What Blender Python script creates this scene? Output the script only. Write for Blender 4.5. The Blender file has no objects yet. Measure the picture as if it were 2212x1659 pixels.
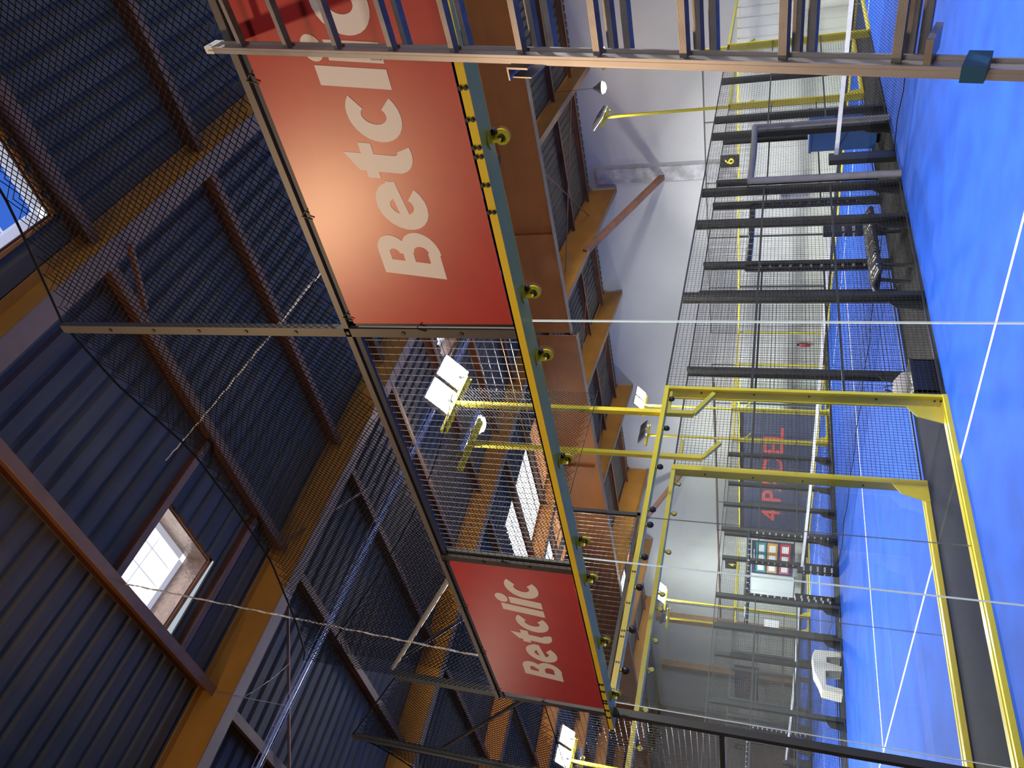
import bpy, math, random
from mathutils import Vector, Matrix
random.seed(7)
SC = bpy.context.scene
COL = SC.collection
PI = math.pi
V = Vector

# ------------------------------------------------------------------ materials
def new_mat(name):
    m = bpy.data.materials.new(name)
    m.use_nodes = True
    nt = m.node_tree
    nt.nodes.clear()
    out = nt.nodes.new('ShaderNodeOutputMaterial')
    return m, nt, out

def mat(name, col, rough=.5, metal=0., var=.0, scale=8., bump=0., spec=.5, emit=None, es=0., stretch=None, col2=None, coat=0.):
    m, nt, out = new_mat(name)
    b = nt.nodes.new('ShaderNodeBsdfPrincipled')
    b.inputs['Base Color'].default_value = (*col, 1)
    b.inputs['Roughness'].default_value = rough
    b.inputs['Metallic'].default_value = metal
    b.inputs['Specular IOR Level'].default_value = spec
    b.inputs['Coat Weight'].default_value = coat
    b.inputs['Coat Roughness'].default_value = .12
    if emit:
        b.inputs['Emission Color'].default_value = (*emit, 1)
        b.inputs['Emission Strength'].default_value = es
    if var or bump or col2:
        tc = nt.nodes.new('ShaderNodeTexCoord')
        mp = nt.nodes.new('ShaderNodeMapping')
        if stretch: mp.inputs['Scale'].default_value = stretch
        nz = nt.nodes.new('ShaderNodeTexNoise')
        nz.inputs['Scale'].default_value = scale
        nz.inputs['Detail'].default_value = 6
        nt.links.new(tc.outputs['Object'], mp.inputs['Vector'])
        nt.links.new(mp.outputs['Vector'], nz.inputs['Vector'])
        if var or col2:
            r = nt.nodes.new('ShaderNodeValToRGB')
            c0 = col2 if col2 else tuple(max(0, c*(1-var)) for c in col)
            c1 = col if col2 else tuple(min(1, c*(1+var)) for c in col)
            r.color_ramp.elements[0].position = .35; r.color_ramp.elements[0].color = (*c0, 1)
            r.color_ramp.elements[1].position = .65; r.color_ramp.elements[1].color = (*c1, 1)
            nt.links.new(nz.outputs['Fac'], r.inputs['Fac'])
            nt.links.new(r.outputs['Color'], b.inputs['Base Color'])
        if bump:
            bp = nt.nodes.new('ShaderNodeBump')
            bp.inputs['Strength'].default_value = bump
            bp.inputs['Distance'].default_value = .02
            nt.links.new(nz.outputs['Fac'], bp.inputs['Height'])
            nt.links.new(bp.outputs['Normal'], b.inputs['Normal'])
    nt.links.new(b.outputs['BSDF'], out.inputs['Surface'])
    return m

def glass_mat(name, tint=(.95, .98, .97), base=.055, dirt=.05, scale=3.):
    m, nt, out = new_mat(name)
    N = nt.nodes.new
    tr = N('ShaderNodeBsdfTransparent'); tr.inputs['Color'].default_value = (*tint, 1)
    gl = N('ShaderNodeBsdfGlossy'); gl.inputs['Roughness'].default_value = 0.
    lw = N('ShaderNodeLayerWeight'); lw.inputs['Blend'].default_value = .5
    p5 = N('ShaderNodeMath'); p5.operation = 'POWER'; p5.inputs[1].default_value = 5
    ma = N('ShaderNodeMath'); ma.operation = 'MULTIPLY_ADD'; ma.inputs[1].default_value = .85; ma.inputs[2].default_value = base
    nt.links.new(lw.outputs['Facing'], p5.inputs[0]); nt.links.new(p5.outputs[0], ma.inputs[0])
    mx = N('ShaderNodeMixShader')
    nt.links.new(ma.outputs[0], mx.inputs['Fac']); nt.links.new(tr.outputs[0], mx.inputs[1]); nt.links.new(gl.outputs[0], mx.inputs[2])
    df = N('ShaderNodeBsdfDiffuse'); df.inputs['Color'].default_value = (.8, .82, .82, 1)
    tc = N('ShaderNodeTexCoord'); nz = N('ShaderNodeTexNoise'); nz.inputs['Scale'].default_value = scale; nz.inputs['Detail'].default_value = 8; nz.inputs['Roughness'].default_value = .7
    rp = N('ShaderNodeMapRange'); rp.inputs['From Min'].default_value = .56; rp.inputs['From Max'].default_value = .8; rp.inputs['To Max'].default_value = dirt
    nt.links.new(tc.outputs['Object'], nz.inputs['Vector']); nt.links.new(nz.outputs['Fac'], rp.inputs['Value'])
    m2 = N('ShaderNodeMixShader')
    nt.links.new(rp.outputs['Result'], m2.inputs['Fac']); nt.links.new(mx.outputs[0], m2.inputs[1]); nt.links.new(df.outputs[0], m2.inputs[2])
    nt.links.new(m2.outputs[0], out.inputs['Surface'])
    return m

M = {}
M['turf'] = mat('blue_turf', (.0085, .061, .39), .8, var=.16, scale=2.2, bump=.15, spec=.2)
M['line'] = mat('white_line_paint', (.85, .85, .80), .7)
M['slab'] = mat('dark_slab', (.019, .0185, .019), .8, var=.18, scale=1.4, spec=.06)
M['plaster'] = mat('white_plaster', (.50, .515, .515), .85, var=.05, scale=.5)
M['clad'] = mat('white_cladding', (.70, .71, .70), .5, var=.03, scale=2.)
M['conc'] = mat('rough_concrete', (.40, .41, .43), .9, var=.25, scale=4., bump=.6)
M['dwall'] = mat('brown_wall', (.10, .08, .075), .8, var=.2, scale=.8)
M['deck'] = mat('blue_grey_roof_deck', (.118, .104, .072), .7, var=.14, scale=1., stretch=(8, .3, 1), spec=.2)
M['ochre'] = mat('ochre_steel', (.45, .20, .024), .5, var=.1, scale=1.5)
M['flange'] = mat('pink_grey_flange', (.24, .145, .075), .6, var=.1, scale=3.)
M['purlin'] = mat('brown_purlin', (.12, .042, .018), .5, var=.2, scale=2.)
M['purflange'] = mat('lit_purlin_flange', (.23, .115, .042), .6, var=.12, scale=3.)  # light on the lower flange painted in, paler than the web
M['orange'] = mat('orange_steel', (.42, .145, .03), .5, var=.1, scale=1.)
M['orangelit'] = mat('lit_orange_steel', (.66, .26, .05), .45, var=.08, scale=1.)  # brighter copy of the roof steel, sky and lamp light painted in
M['rust'] = mat('rusty_strut', (.22, .10, .055), .6, var=.2, scale=3.)
M['yellow'] = mat('yellow_paint', (.80, .66, .035), .38, var=.05, scale=2., coat=.15)
M['ydull'] = mat('yellow_paint_gold', (.80, .58, .03), .5, var=.05, scale=2., spec=.3, coat=.13)
M['dark'] = mat('dark_grey_steel', (.030, .030, .028), .45, var=.2, scale=3.)
M['greybar'] = mat('brown_grey_steel', (.075, .066, .062), .45, var=.1, scale=4.)
M['greyrail'] = mat('grey_rail_paint', (.12, .105, .10), .45)
M['navyedge'] = mat('dark_navy_steel', (.012, .016, .04), .5)
M['black'] = mat('black_plastic', (.012, .012, .013), .35)
M['wire'] = mat('grey_mesh_wire', (.035, .035, .035), .4, metal=.3)
M['wirelite'] = mat('galvanised_mesh_wire', (.17, .165, .165), .45, metal=.2)
M['net'] = mat('black_net_cord', (.008, .008, .009), .9, spec=.1)
M['cable'] = mat('white_twisted_rope', (.55, .54, .52), .6, var=.5, scale=60.)
M['tray'] = mat('zinc_wire', (.62, .63, .66), .35, metal=.7)
M['red'] = mat('red_banner_vinyl', (.44, .020, .024), .36, var=.05, scale=5., spec=.8, bump=.02)
M['white'] = mat('white_vinyl', (.80, .74, .76), .42, spec=.5)
M['tape'] = mat('white_net_tape', (.80, .80, .82), .6, var=.06, scale=12.)
M['alu'] = mat('brushed_aluminium', (.46, .43, .445), .42, metal=.4, var=.12, scale=14., stretch=(1, 1, .12))
M['rungdark'] = mat('shaded_ladder_rung', (.20, .18, .17), .5, metal=.3, var=.2, scale=20.)  # darker copy of the aluminium, shade on rung sides painted in
M['aludark'] = mat('grimy_aluminium', (.36, .33, .32), .42, metal=.85, var=.2, scale=10.)
M['bluecap'] = mat('teal_blue_plastic', (.015, .10, .22), .45)
M['foam'] = mat('grey_foam', (.20, .19, .21), .8, var=.08, scale=6.)
M['wrap'] = mat('black_wrap', (.010, .010, .012), .25, var=.3, scale=9., bump=.4)
M['plasticfilm'] = mat('clear_film_over_black', (.05, .05, .05), .12, bump=1., scale=16., spec=1., coat=1.)
M['navy'] = mat('navy_vinyl', (.028, .034, .085), .5, var=.05)
M['redtext'] = mat('red_print', (.50, .055, .05), .6)
M['ytext'] = mat('yellow_print', (.80, .62, .03), .6)
M['teal'] = mat('teal_print', (.04, .30, .33), .6)
M['orangep'] = mat('orange_print', (.70, .32, .06), .6)
M['redp'] = mat('red_panel_print', (.55, .05, .08), .6)
M['paper'] = mat('white_paper', (.80, .80, .80), .7)
M['bluebox'] = mat('blue_panel', (.02, .09, .32), .5, var=.06)
M['ext'] = mat('red_extinguisher', (.5, .03, .04), .3)
M['edge'] = mat('glass_edge', (.70, .76, .72), .25, emit=(.7, .78, .72), es=.03)  # slight emission paints the glimmer along the glass edges
M['edged'] = mat('glass_edge_dull', (.42, .47, .45), .3)
M['lamp'] = mat('lit_led_panel', (1, 1, 1), .5, emit=(1, .97, .92), es=40.)
M['lampwarm'] = mat('lit_bulb', (1, 1, 1), .5, emit=(1, .80, .50), es=30.)
M['lamphouse'] = mat('silver_lamp_housing', (.45, .46, .47), .35, metal=.6)
M['curb'] = mat('brown_foil_lining', (.36, .25, .20), .28, metal=.35, var=.15, scale=20., bump=.5)
M['sheet'] = mat('pale_glowing_dome_frame', (.70, .71, .74), .6, emit=(.85, .88, .95), es=.45)  # emission stands in for daylight on the dome frame
M['curbo'] = mat('orange_trim', (.72, .30, .08), .5)
M['whitepl'] = mat('white_moulded_plastic', (.75, .74, .72), .5)
M['glass'] = glass_mat('court_glass', dirt=.07, scale=4.5)
M['glassfar'] = glass_mat('court_glass_greenish', tint=(.945, .975, .96), base=.045, dirt=.03)
def daylight(name, col, s):
    m, nt, out = new_mat(name)
    e = nt.nodes.new('ShaderNodeEmission'); e.inputs['Color'].default_value = (*col, 1); e.inputs['Strength'].default_value = s
    nt.links.new(e.outputs[0], out.inputs['Surface']); return m
M['pane'] = daylight('translucent_dome_daylight', (.97, .98, 1.), 2.4)
M['panebl'] = daylight('blue_tinted_daylight', (.05, .17, .75), .85)

# ------------------------------------------------------------------ mesh helper
class MB:
    def __init__(s): s.v = []; s.f = []; s.m = []; s.cur = 0; s.sm = []
    def add(s, vs, fs, smooth=False):
        b = len(s.v); s.v += [tuple(p) for p in vs]
        for f in fs: s.f.append(tuple(b+i for i in f)); s.m.append(s.cur); s.sm.append(smooth)
        return s
    def box(s, x0, x1, y0, y1, z0, z1):
        return s.add([(x0,y0,z0),(x1,y0,z0),(x1,y1,z0),(x0,y1,z0),(x0,y0,z1),(x1,y0,z1),(x1,y1,z1),(x0,y1,z1)],
            [(3,2,1,0),(4,5,6,7),(0,1,5,4),(1,2,6,5),(2,3,7,6),(3,0,4,7)])
    def obox(s, c, ax, ay, az):
        c = V(c); ax = V(ax); ay = V(ay); az = V(az)
        P = [c+ax*i+ay*j+az*k for k in (-1,1) for (i,j) in ((-1,-1),(1,-1),(1,1),(-1,1))]
        return s.add(P, [(3,2,1,0),(4,5,6,7),(0,1,5,4),(1,2,6,5),(2,3,7,6),(3,0,4,7)])
    def bar(s, p, q, w, h, up=(0,0,1)):
        p = V(p); q = V(q); d = (q-p); L = d.length; d /= L
        u = V(up); a = d.cross(u)
        if a.length < 1e-4: a = d.cross(V((1,0,0)))
        a.normalize(); b = a.cross(d)
        return s.obox((p+q)/2, d*L/2, a*w/2, b*h/2)
    def tube(s, pts, r, n=8, cap=True, smooth=True):
        pts = [V(p) for p in pts]; rings = []
        for i, p in enumerate(pts):
            d = (pts[min(i+1, len(pts)-1)]-pts[max(i-1, 0)])
            if d.length < 1e-9: d = V((0,0,1))
            d.normalize()
            a = d.cross(V((0,0,1)))
            if a.length < .05: a = d.cross(V((0,1,0)))
            a.normalize(); b = d.cross(a)
            rr = r[i] if isinstance(r, (list, tuple)) else r
            rings.append([p+a*rr*math.cos(2*PI*k/n)+b*rr*math.sin(2*PI*k/n) for k in range(n)])
        vs = [q for g in rings for q in g]; fs = []
        for i in range(len(rings)-1):
            for k in range(n):
                k2 = (k+1) % n; fs.append((i*n+k, i*n+k2, (i+1)*n+k2, (i+1)*n+k))
        s.add(vs, fs, smooth and n > 4)
        if cap and n > 3:
            s.add(rings[0], [tuple(range(n))][::-1]); s.add(rings[-1], [tuple(range(n))])
        return s
    def prism(s, poly, axis, a, b):
        n = len(poly); o = {'x': lambda u,w,t:(t,u,w), 'y': lambda u,w,t:(u,t,w), 'z': lambda u,w,t:(u,w,t)}[axis]
        vs = [o(u,w,a) for u,w in poly]+[o(u,w,b) for u,w in poly]
        return s.add(vs, [tuple(range(n))[::-1], tuple(range(n,2*n))]+[(i,(i+1)%n,n+(i+1)%n,n+i) for i in range(n)])
    def quad(s, a, b, c, d): return s.add([a,b,c,d], [(0,1,2,3)])
    def disc(s, c, nrm, r, t, n=16):
        nrm = V(nrm).normalized(); return s.tube([V(c)-nrm*t/2, V(c)+nrm*t/2], r, n)
    def build(s, name, mats, parent=None, label=None, cat=None, group=None, kind=None):
        me = bpy.data.meshes.new(name); me.from_pydata(s.v, [], s.f)
        mats = mats if isinstance(mats, (list, tuple)) else [mats]
        for k in mats: me.materials.append(M[k] if isinstance(k, str) else k)
        me.polygons.foreach_set('material_index', s.m); me.polygons.foreach_set('use_smooth', s.sm)
        me.update()
        o = bpy.data.objects.new(name, me); COL.objects.link(o)
        if parent: o.parent = parent
        tag(o, label, cat, group, kind)
        return o
LABELS = {}
def tag(o, label=None, cat=None, group=None, kind=None):
    if label: o['label'] = label
    if cat: o['category'] = cat
    if group: o['group'] = group
    if kind: o['kind'] = kind
def thing(name, label, cat, loc=(0,0,0), rz=0, group=None):
    o = bpy.data.objects.new(name, None); COL.objects.link(o); o.empty_display_size = .1
    o.location = loc; o.rotation_euler = (0,0,rz); tag(o, label, cat, group); return o
def copy_tree(o, parent=None):
    c = o.copy(); COL.objects.link(c)
    if parent: c.parent = parent
    for ch in list(o.children): copy_tree(ch, c)
    return c
def place(o, loc, rz=0, label=None, group=None):
    o.location = loc; o.rotation_euler = (0,0,rz)
    if label: o['label'] = label
    if group: o['group'] = group
    return o
def struct(mb, name, mats): return mb.build(name, mats, kind='structure')

TXT = {}
def text_geo(t):
    if t not in TXT:
        cu = bpy.data.curves.new('lettering_source', 'FONT'); cu.body = t; cu.size = 1.; cu.resolution_u = 3; cu.offset = .015
        ob = bpy.data.objects.new('lettering_source', cu); COL.objects.link(ob)
        dg = bpy.context.evaluated_depsgraph_get(); me = bpy.data.meshes.new_from_object(ob.evaluated_get(dg))
        vs = [(v.co.x, v.co.y) for v in me.vertices]; fs = [tuple(p.vertices) for p in me.polygons]
        bpy.data.objects.remove(ob); bpy.data.curves.remove(cu); bpy.data.meshes.remove(me)
        x0 = min(a for a,b in vs); x1 = max(a for a,b in vs); y0 = min(b for a,b in vs); y1 = max(b for a,b in vs)
        TXT[t] = ([((a-x0)/(x1-x0)-.5, (b-y0)/(y1-y0)-.5) for a,b in vs], fs, (x1-x0)/(y1-y0))
    return TXT[t]
def add_text(mb, t, c, ux, uz, h, w=None):
    vs, fs, asp = text_geo(t); c = V(c); ux = V(ux); uz = V(uz); w = w or h*asp
    mb.add([c+ux*(a*w)+uz*(b*h) for a,b in vs], fs)

# ------------------------------------------------------------------ letter shapes of the red banners
def betclic(mb, x0, z0, cap, y, width):
    W = .25
    cnt = [0]
    def emit(pts, fs, ox):
        cnt[0] += 1; yy = y-.00005*cnt[0]
        mb.add([(x0+(ox+u+.15*w)*kx, yy, z0+w*cap) for u,w in pts], fs)
    def rect(ox, u0, u1, w0, w1, su=0, sl=0): emit([(u0,w0),(u1,w0+sl),(u1,w1+su),(u0,w1)], [(0,1,2,3)], ox)
    def arc(ox, cx, cz, rx, rz, wx, wz, a0, a1, n=20):
        P = []
        for i in range(n+1):
            a = math.radians(a0+(a1-a0)*i/n); c, s = math.cos(a), math.sin(a)
            P += [(cx+rx*c, cz+rz*s), (cx+(rx-wx)*c, cz+(rz-wz)*s)]
        emit(P, [(2*i, 2*i+2, 2*i+3, 2*i+1) for i in range(n)], ox)
    kx = width/4.16
    o = 0.
    rect(o, 0, W, 0, 1); rect(o, W, .38, .81, 1); rect(o, W, .42, .43, .60); rect(o, W, .42, 0, .19)
    arc(o, .37, .735, .29, .265, .22, .185, -90, 90); arc(o, .41, .29, .34, .31, .23, .19, -90, 90)
    o = .80
    arc(o, .36, .375, .37, .39, .24, .21, 0, 318); emit([(.10,.27),(.71,.38),(.73,.52),(.10,.42)], [(0,1,2,3)], o)
    o = 1.56
    rect(o, .10, .35, .2, .84, .18); rect(o, 0, .50, .56, .75); arc(o, .39, .27, .29, .285, .25, .21, 180, 290, 12)
    o = 2.10
    arc(o, .35, .375, .36, .39, .24, .21, 48, 312)
    o = 2.80
    rect(o, 0, .25, 0, 1.0)
    o = 3.12
    rect(o, 0, .25, 0, .76); arc(o, .14, .95, .165, .15, .164, .149, 0, 360)
    o = 3.44
    arc(o, .36, .375, .37, .39, .24, .21, 48, 312)

# ------------------------------------------------------------------ camera (phone held sideways: the frame is turned a quarter)
cam = bpy.data.cameras.new('camera'); co = bpy.data.objects.new('camera', cam); COL.objects.link(co)
a_, pt_, ro_ = .7300, .3278, .0335
fw = V((-math.sin(a_)*math.cos(pt_), math.cos(a_)*math.cos(pt_), math.sin(pt_)))
ri = V((math.cos(a_), math.sin(a_), 0)); up = ri.cross(fw)
r2 = ri*math.cos(ro_)+up*math.sin(ro_); u2 = -ri*math.sin(ro_)+up*math.cos(ro_)
cx_, cy_, cz_ = -u2, r2, -fw                       # image right = world down, image up = world right
co.matrix_world = Matrix(((cx_.x,cy_.x,cz_.x,6.2477),(cx_.y,cy_.y,cz_.y,-2.999),(cx_.z,cy_.z,cz_.z,1.8065),(0,0,0,1)))
cam.sensor_width = 36.; cam.sensor_fit = 'HORIZONTAL'; cam.lens = 1650.05/2212*36.; cam.clip_start = .05; cam.clip_end = 200
SC.camera = co

# ------------------------------------------------------------------ setting
XL, XR, YF, YB = -46., 14., -14., 22.5
YR = 14.                                            # ridge line
def zdeck(y): return 8.02+.059*y if y <= YR else 8.02+.059*YR-.049*(y-YR)
struct(MB().box(XL, XR, YF, YB, -.1, 0), 'floor', 'slab')
COURTS = {'near': (0., 10.), 'middle': (-11.5, -1.5), 'far': (-23., -13.), 'last': (-34.5, -24.5)}
for i, (cn, (x0, x1)) in enumerate(COURTS.items()):
    struct(MB().box(x0, x1, 0, 20, .0, .006), 'floor_turf', 'turf')
    mb = MB()
    for y in (3.05, 16.95): mb.box(x0+.02, x1-.02, y-.025, y+.025, .006, .0075)
    xm = (x0+x1)/2; mb.box(xm-.025, xm+.025, 3.05, 16.95, .006, .0078)
    struct(mb, 'trim_%d' % (i+1), 'line')
mb = MB().box(XL, XR, YB, YB+.2, 0, 9.2); struct(mb, 'wall_back', 'plaster')
struct(MB().box(XL-.2, XL, YF, YB, 0, 9.5), 'wall_left', 'dwall')
struct(MB().box(XR, XR+.2, YF, YB, 0, 9.5), 'wall_right', 'clad')
struct(MB().box(XL, XR, YF-.2, YF, 0, 9.5), 'wall_front', 'clad')
mb = MB()                                           # ribbed cladding along the foot of the back wall
n = int((XR-XL)/.3)
for i in range(n):
    x = XL+i*.3; mb.box(x, x+.25, YB-.06, YB-.001, 0, 3.15)
mb.box(XL, XR, YB-.045, YB-.001, 0, 3.1)
struct(mb, 'trim_5', 'clad')
struct(MB().box(-6.53, -5.98, YB-.12, YB-.001, 3.15, 8.1), 'trim_6', 'conc')

HOLES = [(-.45, .55, .13, 1.13), (3.75, 5.25, 1.0, 1.93), (-3.75, -2.75, 8.6, 9.7), (-16.5, -9.75, 9.1, 13.3), (-31., -24.5, 18.6, 21.2)]
mb = MB()
P = .25
def deck_strip(x0, x1, z0, z1, ya, yb):
    cuts = [ya, yb]
    for (a, b, c, d) in HOLES:
        if x1 > a and x0 < b: cuts += [c, d]
    cuts.append(YR); cuts = sorted(c for c in cuts if ya <= c <= yb)
    for y0, y1 in zip(cuts, cuts[1:]):
        if y1-y0 < 1e-4: continue
        ym = (y0+y1)/2
        if any(x1 > a+.01 and x0 < b-.01 and c < ym < d for (a, b, c, d) in HOLES): continue
        mb.quad((x0, y0, zdeck(y0)+z0), (x1, y0, zdeck(y0)+z1), (x1, y1, zdeck(y1)+z1), (x0, y1, zdeck(y1)+z0))
x = XL
while x < XR:
    deck_strip(x, x+.15, 0, 0, YF, YB); deck_strip(x+.15, x+.175, 0, .045, YF, YB)
    deck_strip(x+.175, x+.225, .045, .045, YF, YB); deck_strip(x+.225, x+.25, .045, 0, YF, YB)
    x += P
struct(mb, 'ceiling', 'deck')

# skylights
def skylight(i, h, label, pane='pane', bars=4, lining='curb'):
    x0, x1, y0, y1 = h; z = zdeck((y0+y1)/2)+.10; H = .08 if pane == 'panebl' else .36
    t = thing('skylight', label, 'skylight', ((x0+x1)/2, (y0+y1)/2, z))
    X, Y = (x1-x0)/2, (y1-y0)/2
    mb = MB()
    for (a, b, c, d) in ((-X, -X+.02, -Y, Y), (X-.02, X, -Y, Y), (-X, X, -Y, -Y+.02), (-X, X, Y-.02, Y)): mb.box(a, b, c, d, 0, H)
    mb.build('lining', lining, t)
    mb = MB()
    for (a, b, c, d) in ((-X-.05, -X, -Y-.05, Y+.05), (X, X+.05, -Y-.05, Y+.05), (-X-.05, X+.05, -Y-.05, -Y), (-X-.05, X+.05, Y, Y+.05)): mb.box(a, b, c, d, -.02, .03)
    mb.build('trim', 'curbo', t)
    MB().box(-X, X, -Y, Y, H+.02, H+.03).build('pane', pane, t)
    mb = MB()
    for k in range(1, bars): mb.box(-X+.02, X-.02, -Y+2*Y*k/bars-.006, -Y+2*Y*k/bars+.006, H-.01, H+.01)
    for k in range(1, max(2, int(2*X/.6))): xx = -X+2*X*k/max(2, int(2*X/.6)); mb.box(xx-.006, xx+.006, -Y+.02, Y-.02, H-.012, H+.008)
    for (a, b, c, d) in ((-X+.02, -X+.10, -Y+.02, Y-.02), (X-.1, X-.02, -Y+.02, Y-.02), (-X+.02, X-.02, -Y+.02, -Y+.1), (-X+.02, X-.02, Y-.1, Y-.02)): mb.box(a, b, c, d, H-.06, H)
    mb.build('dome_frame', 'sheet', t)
    return t
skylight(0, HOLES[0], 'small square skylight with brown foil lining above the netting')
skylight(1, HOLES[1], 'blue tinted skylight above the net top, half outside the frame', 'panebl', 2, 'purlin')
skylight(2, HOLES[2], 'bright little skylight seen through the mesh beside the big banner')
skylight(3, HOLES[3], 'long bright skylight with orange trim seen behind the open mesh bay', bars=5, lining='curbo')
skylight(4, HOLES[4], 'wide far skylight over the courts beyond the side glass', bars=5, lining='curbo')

# roof steel
def rafter(x, y0, y1, zb0, zb1, d0, d1, label, wm='ochre'):
    t = thing('roof_rafter', label, 'roof beam', (x, y0, zb0))
    dy = y1-y0; dz = zb1-zb0
    mb = MB()
    mb.prism([(0, .015), (dy, dz+.015), (dy, dz+d1), (0, d0)], 'x', -.008, .008)
    mb.build('web', wm, t)
    mb = MB().prism([(0, 0), (dy, dz), (dy, dz+.018), (0, .018)], 'x', -.10, .10)
    mb.build('bottom_flange', 'flange', t)
    mb = MB().prism([(0, d0-.018), (dy, dz+d1-.018), (dy, dz+d1), (0, d0)], 'x', -.10, .10)
    mb.build('top_flange', wm, t)
    return t
def zn(y): return 7.5+.059*y
near_lab = {8.2: 'ochre roof rafter farthest right, out over the camera side', 3.4: 'ochre roof rafter crossing above the netting beside the big red banner',
 -1.4: 'ochre roof rafter left of the square skylight, running behind the mesh', -7.1: 'broad ochre rafter seen through the net left of the small banner',
 -12.3: 'second ochre rafter beyond the small banner, behind the gap netting', -17.5: 'third ochre rafter beyond the small banner', -22.7: 'fourth ochre rafter out beyond the small banner',
 -28: 'fifth ochre rafter out beyond the small banner', -33.5: 'sixth ochre rafter out beyond the small banner', -39: 'outermost ochre rafter near the dark end wall'}
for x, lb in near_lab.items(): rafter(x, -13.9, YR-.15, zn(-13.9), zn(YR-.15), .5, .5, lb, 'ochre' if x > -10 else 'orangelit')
far = [(2.3, 7.65, .4, 'far-slope ochre rafter hidden mostly behind the ladder'), (-2.3, 7.85, .36, 'far-slope rafter ending on the white wall right of the pilaster'),
 (-6.8, 7.42, .75, 'deep ochre far-slope rafter landing left of the concrete pilaster'), (-11.35, 7.66, .42, 'slender brown far-slope rafter, first left of the deep one'),
 (-16.4, 7.68, .42, 'slender brown far-slope rafter, second left of the deep one'), (-21.9, 7.40, .72, 'deep ochre far-slope rafter above the middle court lamps'),
 (-27.4, 7.6, .45, 'far-slope rafter beside the wide far skylight'), (-32.9, 7.6, .45, 'far-slope rafter beyond the wide far skylight')]
for x, zb, d, lb in far: rafter(x, YR+.15, YB-.02, zb+.41, zb, zdeck(YR)-.06-(zb+.41), max(.3, zdeck(YB)-.06-zb), lb)
t = thing('ridge_girder', 'deep orange brown girder running along the hall behind the top of the glass', 'girder', (0, YR, 7.32))
mb = MB()
mb.box(-6.9, XR, -.012, .012, .02, 1.4); mb.build('web', 'orange', t)
mb = MB().box(XL, -7.0, -.012, .012, -.13, 1.4); mb.build('web', 'orange', t)
mb = MB().box(-6.9, XR, -.13, .13, 0, .02); mb.build('bottom_flange', 'flange', t)
mb = MB().box(XL, -7.0, -.13, .13, -.15, -.13); mb.build('bottom_flange', 'flange', t)
for x in (-3.6, -12.5, 4): MB().box(x-.01, x+.01, -.12, .12, .02, 1.3).build('stiffener', 'orange', t)
k = 0
plab = ['purlin just behind the camera side of the small skylight', 'brown purlin below the small skylight edge', 'brown purlin between the small skylight and the banner tops', 'brown purlin nearest the top of the big banner']
ys = [-8, -6, -4, -2, 0, 2, 4, 6, 8, 10, 12, 15.6, 17.6, 19.6, 21.6]
ordn = {-8: 'rearmost brown roof purlin, nearest the camera-side wall', -6: 'second brown roof purlin from the camera-side wall', -4: 'third brown roof purlin from the camera-side wall', -2: 'fourth brown roof purlin, just short of the square skylight row',
 0: 'brown roof purlin under the lower edge of the square skylight', 2: 'brown roof purlin just past the square skylight, above the blue one', 4: 'brown roof purlin crossing closest above the big red banner',
 6: 'brown roof purlin first hidden behind the banners', 8: 'brown roof purlin in front of the little bright skylight', 10: 'brown roof purlin behind the little bright skylight', 12: 'last brown roof purlin before the ridge girder',
 15.6: 'first brown roof purlin behind the ridge girder', 17.6: 'second brown roof purlin behind the ridge girder', 19.6: 'third brown roof purlin behind the ridge girder', 21.6: 'last brown roof purlin, right by the white back wall'}
for y in ys:
    z = zdeck(y)-.2
    t = thing('roof_purlin', ordn[y], 'purlin', (0, y, z))
    mb = MB().box(XL, XR, -.006, .006, .012, .19); mb.box(XL, XR, -.05, .006, .178, .19); mb.build('web', 'purlin', t)
    MB().box(XL, XR, -.055, .055, 0, .012).build('bottom_flange', 'purflange', t)
# trimmers beside the square skylight
for x, lb in ((.74, 'brown trimmer beam along the right edge of the square skylight'), (-.66, 'brown trimmer beam along the left edge of the square skylight')):
    t = thing('roof_trimmer', lb, 'roof beam', (x, 0, 7.93)); MB().prism([(.06, .0), (1.94, .11), (1.94, .25), (.06, .14)], 'x', -.035, .035).build('channel', 'purlin', t)
    MB().prism([(.06, -.01), (1.94, .10), (1.94, .11), (.06, .0)], 'x', -.045, .045).build('bottom_flange', 'purflange', t)
# bracing
def rod(p, q, r, m, name, label, cat, n=6, grp=None): return MB().tube([p, q], r, n).build(name, m, None, label, cat, grp)
def strut(p, q, w, h, m, label): return MB().bar(p, q, w, h).build('roof_strut', m, None, label, 'brace')
strut((-6.37, YB-.05, 5.71), (-6.8, 18.2, 7.75), .18, .18, 'rust', 'rusty diagonal strut from the concrete pilaster up to the deep rafter')
strut((-21.6, YB-.05, 5.6), (-21.9, 18.2, 7.7), .18, .18, 'rust', 'rusty diagonal strut on the white wall far beyond the court lamps')
strut((2.70, 1.90, 7.73), (3.36, 2.03, 7.60), .04, .05, 'purlin', 'short brown kicker brace beside the rafter over the netting')
for i, (p, q, lb) in enumerate([((-1.7, 1.5, 7.78), (-3.55, .05, 7.78), 'thin brown bracing rod left of the square skylight'), ((-1.1, 1.9, 7.85), (-2.5, 4.2, 7.95), 'thin brown bracing rod above the cable tray'),
   ((-6.8, 17, 8.15), (-2.4, 20.6, 8.1), 'thin bracing rod high on the far slope right of the pilaster'), ((-2.4, 16, 8.33), (-6.8, 20.6, 8.1), 'crossed bracing rod high on the far slope right of the pilaster'),
   ((-11.4, 16.2, 8.2), (-6.9, 20.8, 8.0), 'thin bracing rod high on the far slope left of the pilaster'), ((-12, 21, 8.1), (-16.3, 16.5, 8.2), 'thin bracing rod between the slender brown rafters')]):
    rod(p, q, .02, 'rust', 'bracing_rod', lb, 'brace')

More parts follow.
